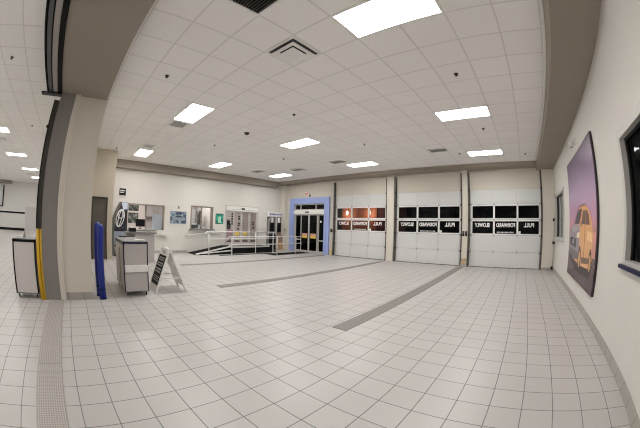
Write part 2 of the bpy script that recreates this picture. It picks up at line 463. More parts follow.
# ------------------------------------------------------------------ ceiling lights
GX, GY = .1398, 2.64
def troffer(w, d):
    t = thing('ceiling_light', 'x', 'ceiling light', (0, 0, ZC), group='ceiling light panels')
    f = MB(); k = .03
    f.box(0, w, 0, k, -.012, .0).box(0, w, d-k, d, -.012, 0).box(0, k, k, d-k, -.012, 0).box(w-k, w, k, d-k, -.012, 0)
    f.build('frame', 'lamp_frame', t)
    MB().box(k, w-k, k, d-k, -.008, -.001).build('diffuser', 'lamp', t)
    return t
cols = [(-1.69, 'right', 'nearest the right wall'), (-6.57, 'middle', 'in the middle of the room'), (-11.45, 'left', 'nearest the left wall')]
rows = [(2.05, 'front row'), (5.59, 'second row'), (9.13, 'back row')]
LL = {
 (0, 0): 'large glowing ceiling panel nearest the camera, at the top of the photo',
 (0, 1): 'glowing ceiling panel in the right column, between the largest one and the right garage door',
 (0, 2): 'glowing ceiling panel right in front of the right garage door',
 (1, 0): 'glowing ceiling panel in the front row with a slatted vent at its left corner',
 (1, 1): 'glowing ceiling panel in the very middle of the tiled ceiling',
 (1, 2): 'glowing ceiling panel in front of the garage door with reddish windows',
 (2, 0): 'small glowing ceiling panel above the service counter at left',
 (2, 1): 'small glowing ceiling panel above the second service window',
 (2, 2): 'small glowing ceiling panel in the far corner by the blue entrance'}
proto = None
for i, (x, *_ ) in enumerate(cols):
    for j, (y, _n) in enumerate(rows):
        if proto is None:
            proto = troffer(1.22, .59); proto.location = (x, y, ZC); proto['label'] = LL[(i, j)]
        else: dup(proto, (x, y, ZC), LL[(i, j)])
po = troffer(.61, 1.22); po['group'] = 'ceiling light panels of the other room'
OL = [(-10.05, 'nearest glowing ceiling panel of the other room, at the left edge of the photo'),
      (-14.25, 'second glowing ceiling panel of the other room from the left edge'),
      (-18.70, 'third glowing ceiling panel of the other room, long and thin'),
      (-22.90, 'farthest glowing ceiling panel of the other room, touching the black guide')]
for k, (x, l) in enumerate(OL):
    if k == 0: po.location = (x, -4.5, ZC); po['label'] = l
    else: dup(po, (x, -4.5, ZC), l)

for x, y in [(-5.65, -4.5), (-1.25, -4.5)] + [(x, -9.6) for x in (-1.25, -5.65, -10.05, -14.25, -18.70, -22.90)]:  # unseen panels added to brighten the other room, continuing its rows
    dup(po, (x, y, ZC), 'ceiling panel added out of view to brighten the other room', group='unseen ceiling panels of the other room')
# vents
def cone_vent(label, loc, s=.56):
    t = thing('ceiling_vent', label, 'ceiling vent', loc)
    f = MB(); h = s/2
    f.prism([(-h, -h), (h, -h), (h, h), (-h, h)], 'z', -.012, 0)
    f.build('frame', 'lamp_frame', t)
    def ring(o, i, zo, zi, nm, m):
        b = MB()
        P = [(-1, -1), (1, -1), (1, 1), (-1, 1)]
        for k in range(4):
            a, c2 = P[k], P[(k+1) % 4]
            b.quad((a[0]*o, a[1]*o, zo), (c2[0]*o, c2[1]*o, zo), (c2[0]*i, c2[1]*i, zi), (a[0]*i, a[1]*i, zi))
            b.quad((a[0]*o, a[1]*o, zo-.004), (a[0]*i, a[1]*i, zi-.004), (c2[0]*i, c2[1]*i, zi-.004), (c2[0]*o, c2[1]*o, zo-.004))
        b.build(nm, m, t)
    MB().box(-h*.90, h*.90, -h*.90, h*.90, -.014, -.0125).build('throat', 'shutter_slat', t)  # dark sheet standing for the shaded gap around the cone
    ring(h*.80, h*.50, -.040, -.018, 'cone', 'lamp_frame')
    MB().box(-h*.60, h*.60, -h*.60, h*.60, -.017, -.015).build('inner_throat', 'seal', t)  # black sheet standing for the shaded gap around the centre plate
    MB().prism([(-h*.44, -h*.44), (h*.44, -h*.44), (h*.44, h*.44), (-h*.44, h*.44)], 'z', -.042, -.030).build('centre_plate', 'lamp_frame', t)
    MB().box(-.02, .02, -.02, .02, -.03, -.014).build('stem', 'galv', t)
    return t
cone_vent('square white cone vent near the largest light', (-2.605, 2.345, ZC))
def slat_vent(w, d, label, loc, n=7, m='lamp_frame', back='galv'):
    t = thing('ceiling_vent', label, 'ceiling vent', loc)
    MB().box(0, w, 0, d, -.004, 0).build('backing', back, t)
    k = .03
    f = MB(); f.box(0, w, 0, k, -.02, -.004).box(0, w, d-k, d, -.02, -.004).box(0, k, k, d-k, -.02, -.004).box(w-k, w, k, d-k, -.02, -.004)
    f.build('frame', 'lamp_frame', t)
    for q in range(n):
        y = k + (d-2*k)*(q+.5)/n
        s_ = MB(); s_.prism([(y-.016, -.020), (y-.008, -.020), (y+.014, -.005), (y+.006, -.005)], 'x', k, w-k)
        s_.build('slat', m, t)
    return t
slat_vent(.61, .59, 'dark return air grille at the top edge of the photo', (-2.30, .87, ZC), 14, 'bronze', 'seal')
slat_vent(.48, .46, 'slatted vent at the left corner of the front row light panel', (-7.09, 2.11, ZC), 5)
slat_vent(.42, .40, 'slatted vent beside the light panel above the service counter', (-9.85, 2.06, ZC), 5)
slat_vent(.61, .40, 'slatted vent near the far corner light above the platform', (-11.1, 7.75, ZC), 5)
slat_vent(.61, .40, 'slatted vent between far corner light and reddish door light', (-9.25, 8.6, ZC), 5)
slat_vent(.61, .40, 'slatted vent left of the light by the reddish door', (-6.85, 8.35, ZC), 5)
slat_vent(.61, .40, 'slatted vent left of the light before the right garage door', (-2.85, 8.4, ZC), 5)
slat_vent(.50, .50, 'slatted vent between the two nearest lights of the other room', (-11.3, -4.2, ZC), 5)
slat_vent(.50, .50, 'slatted vent between the two farthest lights of the other room', (-20.9, -4.6, ZC), 5)
# sprinkler heads
def sprinkler(label, loc):
    t = thing('ceiling_sprinkler', label, 'sprinkler', (loc[0], loc[1], loc[2]+.004), group='sprinkler heads in the ceiling')
    MB().lathe([(.04, 0), (.038, -.008), (.012, -.01)], seg=16).build('escutcheon', 'bronze', t)
    MB().lathe([(.010, -.008), (.010, -.035), (.024, -.037), (.024, -.041), (.0, -.042)], seg=12).build('deflector', 'seal', t)
    return t
SPR = [((-4.52, 1.14), 'sprinkler head at upper left, close to the brown header'),
       ((-4.38, 4.11), 'sprinkler head between the vent with cones and the middle light'),
       ((-8.07, 4.11), 'sprinkler head between the dark dome and the left lights'),
       ((-7.88, 6.97), 'sprinkler head before the far corner light'),
       ((-4.36, 7.02), 'sprinkler head just right of the middle light'),
       ((-.78, 4.15), 'sprinkler head between the two nearest lights of the right column'),
       ((-.79, 7.01), 'sprinkler head between the two farther lights of the right column'),
       ((-1.96, 9.26), 'sprinkler head left of the light before the right garage door'),
       ((.34, 9.81), 'sprinkler head in the ceiling corner by the right bulkhead'),
       ((-10.6, 1.2), 'sprinkler head beside the tan wall return')]
sp0 = None
for (x, y), l in SPR:
    if sp0 is None: sp0 = sprinkler(l, (x, y, ZC))
    else: dup(sp0, (x, y, ZC+.004), l)
dup(sp0, (-4.8, -2.11, ZC+.004), 'nearest sprinkler head of the other room')
dup(sp0, (-8.98, -2.12, ZC+.004), 'sprinkler head of the other room above the first lights')
t = thing('ceiling_dome', 'dark round dome on the ceiling left of the middle light', 'ceiling dome', (-6.3, 4.17, ZC))
MB().lathe([(.075, 0), (.075, -.02), (.06, -.03)], seg=24).build('base', 'bronze', t)
MB().lathe([(.06, -.03), (.05, -.05), (.03, -.062), (0, -.066)], seg=24).build('dome', 'bronze', t)

# ------------------------------------------------------------------ floor strips
tag(box(-3.05, 1.5, -.76, -.435, .001, .006).build('floor_plate', 'plate'), 'textured metal strip in the floor at lower left, the nearer length', 'floor strip', 'floor strips of the big opening')
tag(box(-5.63, -3.056, -.76, -.435, .001, .006).build('floor_plate', 'plate'), 'textured metal strip in the floor reaching the grey jamb', 'floor strip', 'floor strips of the big opening')
def drain(x0, x1, y0, y1, label):
    t = thing('trench_drain', label, 'floor drain', ((x0+x1)/2, y0, 0), group='trench drains in the floor')
    w = (x1-x0)/2; L = y1-y0
    MB().box(-w, -w+.02, 0, L, 0, .006).box(w-.02, w, 0, L, 0, .006).box(-w+.02, w-.02, 0, .02, 0, .006).build('frame', 'grate', t)
    n = int(L/.6)
    for k in range(n):
        MB().box(-w+.02, w-.02, .02+k*(L-.02)/n+.003, .02+(k+1)*(L-.02)/n, 0, .005).build('grate', 'grate', t)
drain(-2.50, -2.24, 3.25, 11.35, 'long grey drain strip running to the right pillar')
drain(-6.02, -5.76, 3.25, 11.15, 'middle grey drain strip running to the left pillar')
drain(-9.44, -9.20, 3.6, 11.2, 'farthest grey drain strip in front of the ramp railing')

# ------------------------------------------------------------------ garage doors
def garage(idx, x0, x1, label, tracklab):
    W = x1-x0
    d = sthing('door_%d' % idx, label, 'garage door', (x0, YB, 0))
    zs = [0, .62, 1.27, 1.87, 2.47, 3.05]
    y0, y1 = .0, .055
    cw = W/3
    for k in range(5):
        z0, z1 = zs[k]+.004, zs[k+1]-.004
        p = MB()
        if k in (2, 3):
            st = .075
            p.box(0, W, y0, y1, z0, z0+.055).box(0, W, y0, y1, z1-.055, z1)
            for c_ in range(4):
                a = min(max(c_*cw-st/2, 0), W-st)
                p.box(a, a+st, y0, y1, z0+.055, z1-.055)
            o = p.build('window_section', 'door_frame', d)
            for c_ in range(3):
                MB().box(c_*cw+.03, (c_+1)*cw-.03, y0+.022, y0+.028, z0+.05, z1-.05).build('pane', 'garage_glass', o)
        else:
            p.box(0, W, y0, y1, z0, z1, b=.004)
            for c_ in range(3):
                p.box(c_*cw+.06, (c_+1)*cw-.06, y0-.008, y0, z0+.07, z1-.07, b=.006)
            # stiles
            p.box(0, .045, y0-.012, y0, z0, z1).box(W-.045, W, y0-.012, y0, z0, z1)
            for c_ in (1, 2): p.box(c_*cw-.02, c_*cw+.02, y0-.012, y0, z0, z1)
            p.build('panel_section', 'door_panel', d)
    hp = None
    for z in zs[1:5]:
        for c_ in range(4):
            a = min(max(c_*cw, .035), W-.035)
            if hp is None:
                hp = MB().box(-.025, .025, -.028, -.012, -.05, .05, b=.004).build('hinge', 'galv', d, (a, 0, z))
            else:
                h = hp.copy(); COL.objects.link(h); h.parent = d; h.location = (a, 0, z)
    # bottom rubber seal
    box(0, W, y0-.01, y1, 0, .02).build('bottom_strip', 'seal', d)
    # vertical tracks with rollers
    for xx in (-.05, W+.05):
        tr = MB().box(xx-.035, xx+.035, -.13, -.02, 0, 3.74, b=.004).build('track', 'track', d)
        for z in zs[1:]:
            s = 1 if xx < 0 else -1
            MB().box(xx-.045 if s < 0 else xx-.02, xx+.02 if s < 0 else xx+.045, -.15, -.13, z-.05, z+.02, b=.004).build('roller_bracket', 'dark_metal', d)
    # mirrored lettering: it is meant to be read from outside
    zc = (1.27+1.87)/2
    for c_, s, wd in ((0, 'SLOWLY', .64), (1, 'FORWARD', .80), (2, 'PULL', .44)):
        text('lettering', s, .205, 'decal_white', d, ((c_+.5)*cw, .016, zc+.085), (PI/2, 0, PI), .002, width=wd, bold=.009)
    # small second line, only a row of short strokes can be made out
    lb = MB(); xx = cw*1.5-.36
    random.seed(3)
    while xx < cw*1.5+.33:
        w_ = random.choice((.035, .045, .03)); lb.box(xx, xx+w_, .014, .018, zc-.205, zc-.165); xx += w_+.02
    lb.build('small_lettering', 'decal_white', d)
    tagm = MB().box(cw*2+.045, cw*2+.14, .014, .018, zc-.235, zc-.14).build('sticker', 'decal_white', d)
    return d
garage(1, *GD[0], 'garage door with reddish lit windows, left of three', '')
garage(2, *GD[1], 'middle garage door, between the two pillars', '')
garage(3, *GD[2], 'garage door nearest the right wall', '')
# pillar fittings
def sensor(x, label, y=11.42):
    t = thing('door_sensor', label, 'door sensor', (x, y+.004, 1.31), group='door sensors on the right pillar')
    box(-.04, .04, -.05, 0, -.10, .10, b=.008).build('housing', 'black', t)
    MB().lathe([(.018, -.053), (.018, -.05)], 0, .03, 12, 'y').build('lens', 'chrome', t)
sensor(-2.325, 'small black box on the right pillar, left one')
sensor(-2.205, 'small black box on the right pillar, right one')
t = thing('pillar_guard', 'tan stained guard plate at the foot of the right pillar', 'guard plate', (-2.27, 11.415, 0))
box(-.10, .10, -.02, 0, .10, .34, b=.006).build('plate', mat('stained_plate', (.50, .36, .22), .6, var=.35, vscale=12), t)
for a in (-.07, .07):
    MB().lathe([(.02, -.03), (.02, -.02)], a, .26, 10, 'y').build('bolt', 'bronze', t)
t = thing('call_button', 'small dark push button box right of the blue entrance', 'switch box', (-9.16, YB+.004, 1.28))
box(-.05, .05, -.05, 0, -.09, .09, b=.008).build('housing', 'black', t)
MB().lathe([(.02, -.056), (.02, -.05)], 0, .02, 12, 'y').build('button', 'chrome', t)
t = thing('wall_guard', 'little yellowish guard on the floor right of the entrance', 'guard', (-9.14, YB-.01, 0))
box(-.08, .08, -.07, 0, 0, .22, b=.01).build('body', mat('cream_guard', (.66, .55, .30), .6), t)
box(-.085, .085, -.075, 0, .22, .25, b=.008).build('cap', 'yellow', t)
t = thing('wall_switch', 'small grey switch on the wall left of the blue entrance', 'switch', (-12.42, 11.33, 1.2))
box(-.05, .05, -.03, 0, -.08, .08, b=.006).build('plate', 'galv', t)
box(-.012, .012, -.05, -.03, -.03, .03).build('rocker', 'black', t)

# ------------------------------------------------------------------ blue entrance
e = sthing('door_4', 'automatic glass entrance in a wide blue surround', 'entrance door', (0, YB, 0))
a, b_ = ENT
s = MB(); th = -.09
s.box(a, a+.35, th, 0, 0, 3.03, b=.006).box(b_-.35, b_, th, 0, 0, 3.03, b=.006).box(a+.35, b_-.35, th, 0, 2.70, 3.03, b=.006)
s.build('surround', 'blue_trim', e)
ia, ib = a+.35, b_-.35
f = MB(); k = .055
f.box(ia, ia+k, .0, .10, 0, 2.70).box(ib-k, ib, .0, .10, 0, 2.70).box(ia, ib, 0, .10, 2.64, 2.70).box(ia, ib, 0, .10, 2.34, 2.40)
w3 = ib-ia
for q in (.21, .72): f.box(ia+w3*q-k/2, ia+w3*q+k/2, 0, .10, 2.34, 2.70)
f.build('transom_frame', 'alu', e)
for q0, q1 in ((0, .21), (.21, .72), (.72, 1)):
    box(ia+w3*q0+k/2, ia+w3*q1-k/2, .045, .055, 2.40, 2.64).build('transom_pane', 'dark_glass', e)
h = box(ia, ib, -.07, .10, 2.12, 2.34, b=.01).build('operator_box', 'white_paint', e)
box(-10.98, -10.70, -.11, -.07, 2.20, 2.27, b=.01).build('motion_sensor', 'black', h)
xs = [ia+.03, ia+w3*.21, ia+w3*.49, ia+w3*.775, ib-.03]
xs = [-11.90, -11.40, -10.77, -10.13, -9.66]
for q in range(4):
    x0, x1 = xs[q], xs[q+1]; yy = .06 if q in (0, 3) else .0
    l = MB(); k = .05
    l.box(x0, x0+k, yy, yy+.045, .01, 2.12).box(x1-k, x1, yy, yy+.045, .01, 2.12).box(x0+k, x1-k, yy, yy+.045, 2.06, 2.12).box(x0+k, x1-k, yy, yy+.045, .01, .11)
    if q in (0, 3): l.box(x0+k, x1-k, yy, yy+.045, .66, .72)
    lf = l.build('door_leaf' if q in (1, 2) else 'side_panel', 'alu', e)
    box(x0+k, x1-k, yy+.02, yy+.026, .11, 2.06).build('pane', 'dark_glass', lf)
    if q in (1, 2):
        MB().box(x0+.12, x1-.12, yy+.012, yy+.019, .80, .93).build('yellow_sticker', 'decal_yellow', lf)
        MB().box(x0+.12, x1-.12, yy+.012, yy+.019, .93, 1.06).build('pink_sticker', 'decal_pink', lf)
    if q == 3:
        MB().lathe([(.06, yy+.014), (.06, yy+.019)], x0+.16, 1.72, 18, 'y').build('round_sticker', 'decal_white', lf)
t = thing('exit_sign', 'small exit sign with red letters above the blue entrance', 'exit sign', (-10.95, YB, 3.24))
box(-.17, .17, -.05, 0, -.10, .10, b=.008).build('housing', 'white_plastic', t)
text('lettering', 'EXIT', .17, 'red', t, (0, -.052, 0), (PI/2, 0, 0), .002, width=.27, bold=.006)
box(.20, .26, -.08, 0, -.14, -.05, b=.01).build('lamp_head', 'bronze', t)

# ------------------------------------------------------------------ corner stand (left wall, far corner)
t = thing('display_stand', 'grey stand with white and blue header in the far corner', 'display stand', (XL+.012, 10.83, 0))
box(0, .10, -.52, .52, 0, 1.96, b=.01).build('back_board', 'jamb', t)
hd = box(0, .20, -.55, .58, 1.94, 2.22, b=.01).build('header_sign', 'white_plastic', t)
xx = -.46
lt = MB(); random.seed(5)
while xx < .5:
    w_ = random.choice((.05, .07, .09)); hgt = .05 if xx > -.1 else .075
    lt.box(.20, .205, xx, xx+w_, 2.05, 2.05+hgt); xx += w_+.025
lt.build('header_lettering', 'blue', hd)
for y0 in (-.36, .16):
    dsp = box(.10, .20, y0, y0+.27, 1.06, 1.60, b=.012).build('dispenser', 'black', t)
    box(.11, .19, y0+.06, y0+.20, 1.58, 1.90, b=.03).build('white_canister', 'white_plastic', dsp)
box(.10, .20, .05, .12, .12, 1.95, b=.008).build('post', 'alu', t)
MB().tube([(.16, -.52, .3), (.18, -.55, 1.2), (.22, -.52, 1.75), (.3, -.38, 1.9)], .03).build('hose', 'steel', t)
box(.10, .30, -.40, -.06, .02, .92, b=.012).build('black_cabinet', 'black', t)
wc = box(.10, .30, .14, .50, .02, .90, b=.012).build('wood_cabinet', mat('light_wood', (.50, .33, .16), .5, var=.15, vscale=5), t)
box(.30, .305, .17, .47, .50, .80).build('drawer_front', 'frame_tan', wc)

# ------------------------------------------------------------------ left sliding office door
d = sthing('door_5', 'white framed sliding glass door at the top of the ramp', 'sliding door', (XL, 0, 0))
y0, y1, z0, z1 = SD
f = MB(); k = .06
f.box(-.12, .02, y0, y0+k, z0, z1).box(-.12, .02, y1-k, y1, z0, z1).box(-.12, .02, y0, y1, z1-.05, z1)
f.build('frame', 'alu', d)
box(-.10, .05, y0+k, y1-k, z1-.30, z1-.05, b=.008).build('header_panel', 'white_paint', d)
box(.05, .10, (y0+y1)/2-.10, (y0+y1)/2+.10, z1-.20, z1-.12, b=.01).build('motion_sensor', 'black', d)
box(.05, .056, (y0+y1)/2-.75, (y0+y1)/2+.75, z1-.225, z1-.21).build('header_line', 'galv', d)
w4 = (y1-y0-2*k)/4
dec = {0: [(.55, .68, .95, 1.95)], 1: [(.30, .42, 1.68, 1.92), (.28, .40, 1.35, 1.56), (.22, .36, 1.15, 1.28)], 2: [], 3: [(.18, .30, 1.42, 1.62), (.20, .34, 1.22, 1.36)]}
for q in range(4):
    a0 = y0+k+q*w4; a1 = a0+w4; xx = -.05 if q in (0, 3) else -.10
    l = MB(); k2 = .05
    zz = z1-.30
    l.box(xx, xx+.04, a0, a0+k2, z0, zz).box(xx, xx+.04, a1-k2, a1, z0, zz).box(xx, xx+.04, a0+k2, a1-k2, z0, z0+.09).box(xx, xx+.04, a0+k2, a1-k2, zz-.05, zz)
    lf = l.build('door_leaf' if q in (1, 2) else 'side_panel', 'alu', d)
    box(xx+.018, xx+.024, a0+k2, a1-k2, z0+.09, zz-.05).build('pane', 'glass', lf)
    for p0, p1, h0, h1 in dec[q]:
        if q == 0: p0, p1, h0, h1 = .34, .44, 1.40, 2.05
        n = max(2, int((h1-h0)/.11)); m_ = MB()
        for r in range(n):
            m_.box(xx+.026, xx+.029, a0+p0, a0+p1, h0+r*(h1-h0)/n, h0+(r+.75)*(h1-h0)/n)
        m_.build('vertical_lettering', 'decal_black', lf)
    if q in (1, 2):
        MB().box(xx+.026, xx+.029, a0+.12, a1-.12, .86, 1.04).build('yellow_sticker', 'decal_yellow', lf)
    MB().box(xx+.026, xx+.029, a0+.1, a1-.1, z0+.11, z0+.2).build('dark_sticker', 'door_grey', lf)

# ------------------------------------------------------------------ ramp, platform, railings
r = thing('ramp', 'dark ramp and platform with white edges along the left wall', 'ramp', (XL+.004, 5.35, 0))
PH = .34; W_ = 1.02
MB().prism([(0, 0), (1.9, 0), (1.9, PH), (.02, .01)], 'x', .0, W_).build('ramp_slope', 'mat_rubber', r)
MB().prism([(.0, 0.01), (1.9, PH), (1.9, PH+.06), (.0, .07)], 'x', W_, W_+.05).build('curb', 'white_paint', r)
MB().prism([(.35, 0.05), (1.9, .14), (1.9, .19), (.35, .10)], 'x', W_, W_+.05).build('curb', 'white_paint', r)
MB().box(0, W_, 1.9, 4.35, 0, PH).build('platform', 'mat_rubber', r)
MB().box(W_, W_+.04, 1.9, 4.35, PH-.05, PH+.03).build('curb', 'alu', r)
MB().prism([(4.35, 0), (4.9, 0), (4.35, PH)], 'x', 0, W_).build('exit_slope', 'mat_rubber', r)

def railing(label, x, y0, y1, posts, ztop, zmid, slope=None, group=None):
    t = thing('railing', label, 'railing', (x, y0, 0), group=group)
    L = y1-y0
    zb = (lambda y: 0) if slope is None else slope
    MB().tube([(0, -.12, ztop-.16), (0, -.04, ztop-.02), (0, .06, ztop), (0, L, ztop)], .022).build('top_rail', 'rail', t)
    MB().tube([(0, .0, zmid), (0, L, zmid)], .020).build('middle_rail', 'rail', t)
    for p in posts:
        o = MB().tube([(0, p-y0, .006), (0, p-y0, ztop)], .022).build('post', 'rail', t)
        MB().lathe([(.055, 0), (.055, .008), (.03, .012)], 0, p-y0, 14).build('foot', 'rail', o)
    return t
railing('white railing nearest the camera in front of the ramp', -10.7, 6.45, 11.0, [6.6, 9.25, 10.56], .90, .54)
t = railing('white railing close to the ramp edge, behind the nearer one', -11.79, 5.9, 10.0, [6.0, 8.72, 9.9], 1.08, .74)
t = thing('handrail', 'thin white handrail on the left wall under the second service window', 'handrail', (XL+.09, 5.25, 0))
MB().tube([(-.085, 0, .86), (0, .02, .86), (0, .25, .87), (0, 2.1, 1.03), (-.085, 2.12, 1.03)], .02).build('rail', 'rail', t)
for q in (.5, 1.6):
    MB().tube([(-.085, q, .84+q*.07), (-.02, q, .84+q*.07), (0, q, .87+q*.07)], .012).build('bracket', 'rail', t)
m_ = MB(); m_.box(-11.25, -10.5, 8.9, 11.45, .001, .012)
tag(m_.build('floor_mat', 'mat_rubber'), 'black rubber mat between railing and blue entrance', 'floor mat')
tag(box(-11.60, -11.37, 6.4, 9.6, .001, .012).build('floor_mat', 'mat_rubber'), 'narrow black rubber mat between the two railings', 'floor mat')

# ------------------------------------------------------------------ office behind the left wall
ox0, ox1 = XL-3.2, XL-.2
of = MB()
of.box(ox0-.1, ox0, 1.3, YB, 0, 2.8).box(ox0, ox1, 1.2, 1.3, 0, 2.8).box(ox0, ox1, YB, YB+.1, 0, 2.8).box(ox0, ox1, 4.75, 4.85, 0, 2.8).box(ox0, ox1, 7.1, 7.2, 0, 2.8)
struct('wall_office', of, 'office_wall', 'pinkish office walls behind the service windows', 'wall')
struct('trim_16', box(ox0-.1, ox1, 1.2, YB+.1, 2.8, 2.9), 'white_wall', 'office ceiling behind the service windows', 'ceiling')
struct('trim_17', box(ox0, ox1, 7.2, YB, .0, .36), 'office_floor', 'raised office floor behind the sliding door', 'floor')
def area(name, loc, sx, sy, p, col=(1, .97, .93), rot=(0, 0, 0)):
    l = bpy.data.lights.new(name, 'AREA'); l.shape = 'RECTANGLE'; l.size = sx; l.size_y = sy; l.energy = p; l.color = col
    o = bpy.data.objects.new(name, l); COL.objects.link(o); o.location = loc; o.rotation_euler = rot
    return o
area('office_fill', (-14.4, 3.1, 2.78), 1.2, 1.2, 34)  # unseen area lights added to light the office, no fixtures built
area('office_fill', (-14.4, 6.0, 2.78), 1.2, 1.2, 30)
area('office_fill', (-14.4, 8.8, 2.78), 1.2, 1.2, 34)

def win_frame(parent, x, w, k=.06, name='frame', m='frame_tan', mull=()):
    y0, y1, z0, z1 = w; f = MB()
    f.box(x-.2, x+.015, y0, y0+k, z0, z1).box(x-.2, x+.015, y1-k, y1, z0, z1).box(x-.2, x+.015, y0+k, y1-k, z1-k, z1)
    for q in mull: f.box(x-.12, x-.06, y0+(y1-y0)*q-.03, y0+(y1-y0)*q+.03, z0, z1-k)
    return f.build(name, m, parent)
# service counter opening
w = sthing('window_1', 'wide service counter window on the left wall, showing an office', 'service window', (XL, 0, 0))
win_frame(w, 0, W1, .055)
MB().box(-.13, -.10, W1[0]+.95, W1[0]+1.0, W1[2], W1[3]-.05).build('mullion', 'frame_tan', w)
box(-.12, -.113, W1[0]+1.0, W1[1]-.055, W1[2], W1[3]-.055).build('pane', 'glass', w)
cs = box(-.35, .28, W1[0]-.12, W1[1]-.45, W1[2]-.05, W1[2], b=.008).build('counter_shelf', 'cab_top', w)
box(-.2, .16, W1[1]-.72, W1[1]+.12, W1[2]-.24, W1[2]-.21, b=.005).build('side_shelf', 'white_paint', w)
# second service window
w = sthing('window_2', 'second service window between the blue car poster and the green poster', 'service window', (XL, 0, 0))
win_frame(w, 0, W2, .06, mull=(.5,))
box(-.1, -.094, W2[0]+.06, W2[1]-.06, W2[2], W2[3]-.06).build('pane', 'glass', w)
box(-.2, .16, W2[0]-.06, W2[1]+.06, W2[2]-.04, W2[2], b=.006).build('sill', 'cab_top', w)
# things inside the office, seen through the openings
t = thing('wall_poster', 'upper dark car poster on the office wall behind the counter', 'poster', (ox0, 3.10, 2.13), group=None)
box(0, .02, -.20, .42, -.20, .20).build('picture', picture_mat('dark_car_print', [(.01, .015, .015), (.02, .03, .025), (.16, .18, .16)], 5), t)
t = thing('wall_poster', 'lower dark car poster on the office wall behind the counter', 'poster', (ox0, 3.10, 1.57))
box(0, .02, -.20, .42, -.30, .27).build('picture', picture_mat('green_car_print', [(.01, .015, .01), (.05, .06, .05), (.26, .27, .25)], 5), t)
t = thing('monitor', 'black computer monitor on the service counter desk', 'monitor', (XL-.85, 3.12, 1.06))
box(-.015, .015, -.24, .24, .10, .45, b=.008).build('screen', 'black', t)
MB().lathe([(.03, .01), (.025, .10), (.02, .2)], seg=12).build('stand', 'black', t)
MB().lathe([(.11, 0), (.11, .012), (.03, .02)], seg=18).build('base', 'black', t)
t = thing('desk', 'office desk behind the service counter window', 'desk', (XL-.85, 3.15, 0))
box(-.42, .45, -.85, .9, 1.02, 1.06, b=.006).build('desktop', 'cab_grey', t)
box(-.40, -.36, -.83, -.79, 0, 1.02).build('leg', 'dark_metal', t); box(-.40, -.36, .84, .88, 0, 1.02).build('leg', 'dark_metal', t)
box(.36, .40, -.83, -.79, 0, 1.02).build('leg', 'dark_metal', t); box(.36, .40, .84, .88, 0, 1.02).build('leg', 'dark_metal', t)
t = thing('office_screen', 'pale translucent divider panel inside the service counter window', 'divider', (XL-.45, 4.0, 1.06))
box(-.012, .012, -.36, .46, .02, .74, b=.004).build('panel', mat('pale_divider', (.80, .83, .90), .3), t)
box(-.03, .03, -.40, .40, 0, .025).build('foot', 'alu', t)
t = thing('wall_phone_shelf', 'dark bracket on the office wall beside the posters', 'bracket', (ox0, 3.95, 1.9))
box(0, .10, -.03, .03, -.25, .35).build('upright', 'bronze', t)
box(0, .25, -.03, .35, -.27, -.24).build('arm', 'bronze', t)
t = thing('office_cabinet', 'tall grey cabinet seen through the second service window', 'cabinet', (ox0+.02, 7.02, 0))
box(0, .45, -.75, -.02, 0, 2.25, b=.01).build('body', 'cab_side', t)
box(.45, .465, -.73, -.395, .05, 2.2, b=.004).build('door', 'cab_grey', t); box(.45, .465, -.375, -.04, .05, 2.2, b=.004).build('door', 'cab_grey', t)
t = thing('coat', 'long dark coat hanging inside the second service window', 'coat', (XL-1.6, 6.74, 2.13))
MB().lathe([(.02, .02), (.05, 0), (.12, -.08), (.14, -.3), (.13, -.6), (.16, -.95), (.15, -.97)], seg=14).build('cloth', 'bronze', t)
MB().tube([(0, 0, .02), (0, 0, .10), (.03, .06, .12), (0, .355, .12)], .008).build('hook', 'steel', t)
t = thing('office_printer', 'dark office machine at the left end of the second service window', 'printer', (XL-.45, 5.85, 1.12))
box(-.2, .2, -.2, .2, 0, .22, b=.015).build('body', 'bronze', t)
box(-.18, .1, -.15, .15, .22, .30, b=.01).build('lid', 'white_plastic', t)
box(.2, .3, -.12, .12, .04, .06).build('tray', 'white_plastic', t)
t = thing('desk', 'office desk behind the second service window', 'desk', (XL-.55, 6.0, 0))
box(-.35, .34, -.8, .8, 1.08, 1.12, b=.006).build('desktop', 'cab_grey', t)
for sx in (-.32, .28):
    for sy in (-.77, .73): box(sx, sx+.04, sy, sy+.04, 0, 1.08).build('leg', 'dark_metal', t)
t = thing('white_box', 'white box on the desk behind the second service window', 'box', (XL-.5, 6.36, 1.12))
box(-.15, .15, -.15, .13, 0, .24, b=.01).build('carton', 'white_plastic', t); box(-.152, .152, -.152, .132, .20, .24).build('lid', 'cab_grey', t)
t = thing('dark_display', 'dark figure shaped display inside the sliding glass door', 'display', (XL-2.2, 9.0, .36))
box(-.25, .25, -.30, .30, 0, .75, b=.02).build('plinth', mat('mauve', (.35, .22, .24), .6), t)
MB().lathe([(.16, .75), (.20, .95), (.12, 1.15), (.16, 1.25), (.02, 1.35)], seg=14).build('figure', 'black', t)

# posters on the left wall
t = thing('wall_poster', 'blue and grey car poster left of the second service window', 'poster', (XL, 4.84, 1.66))
box(0, .02, -.44, .44, -.30, .30, b=.004).build('frame', 'alu', t)
pic = MB(); pic.box(.02, .024, -.42, .42, -.28, .28).build('picture', picture_mat('blue_car_print', [(.02, .025, .04), (.06, .09, .15), (.20, .27, .34), (.45, .50, .53)], 7), t)
cb = MB()
cb.prism([(-.30, -.14), (.34, -.14), (.38, -.06), (.30, .02), (.16, .10), (-.10, .10), (-.22, .02), (-.33, -.02)], 'x', .024, .027)
cb.build('car_silhouette', mat('pale_car_ink', (.27, .32, .35), .35), t)
wb = MB(); wb.prism([(-.18, .01), (-.08, .085), (.14, .085), (.24, .01)], 'x', .027, .029); wb.build('car_window', mat('dark_ink', (.03, .05, .09), .35), t)
t = thing('wall_hook', 'small brown hook above the blue car poster', 'hook', (XL, 4.84, 2.13))
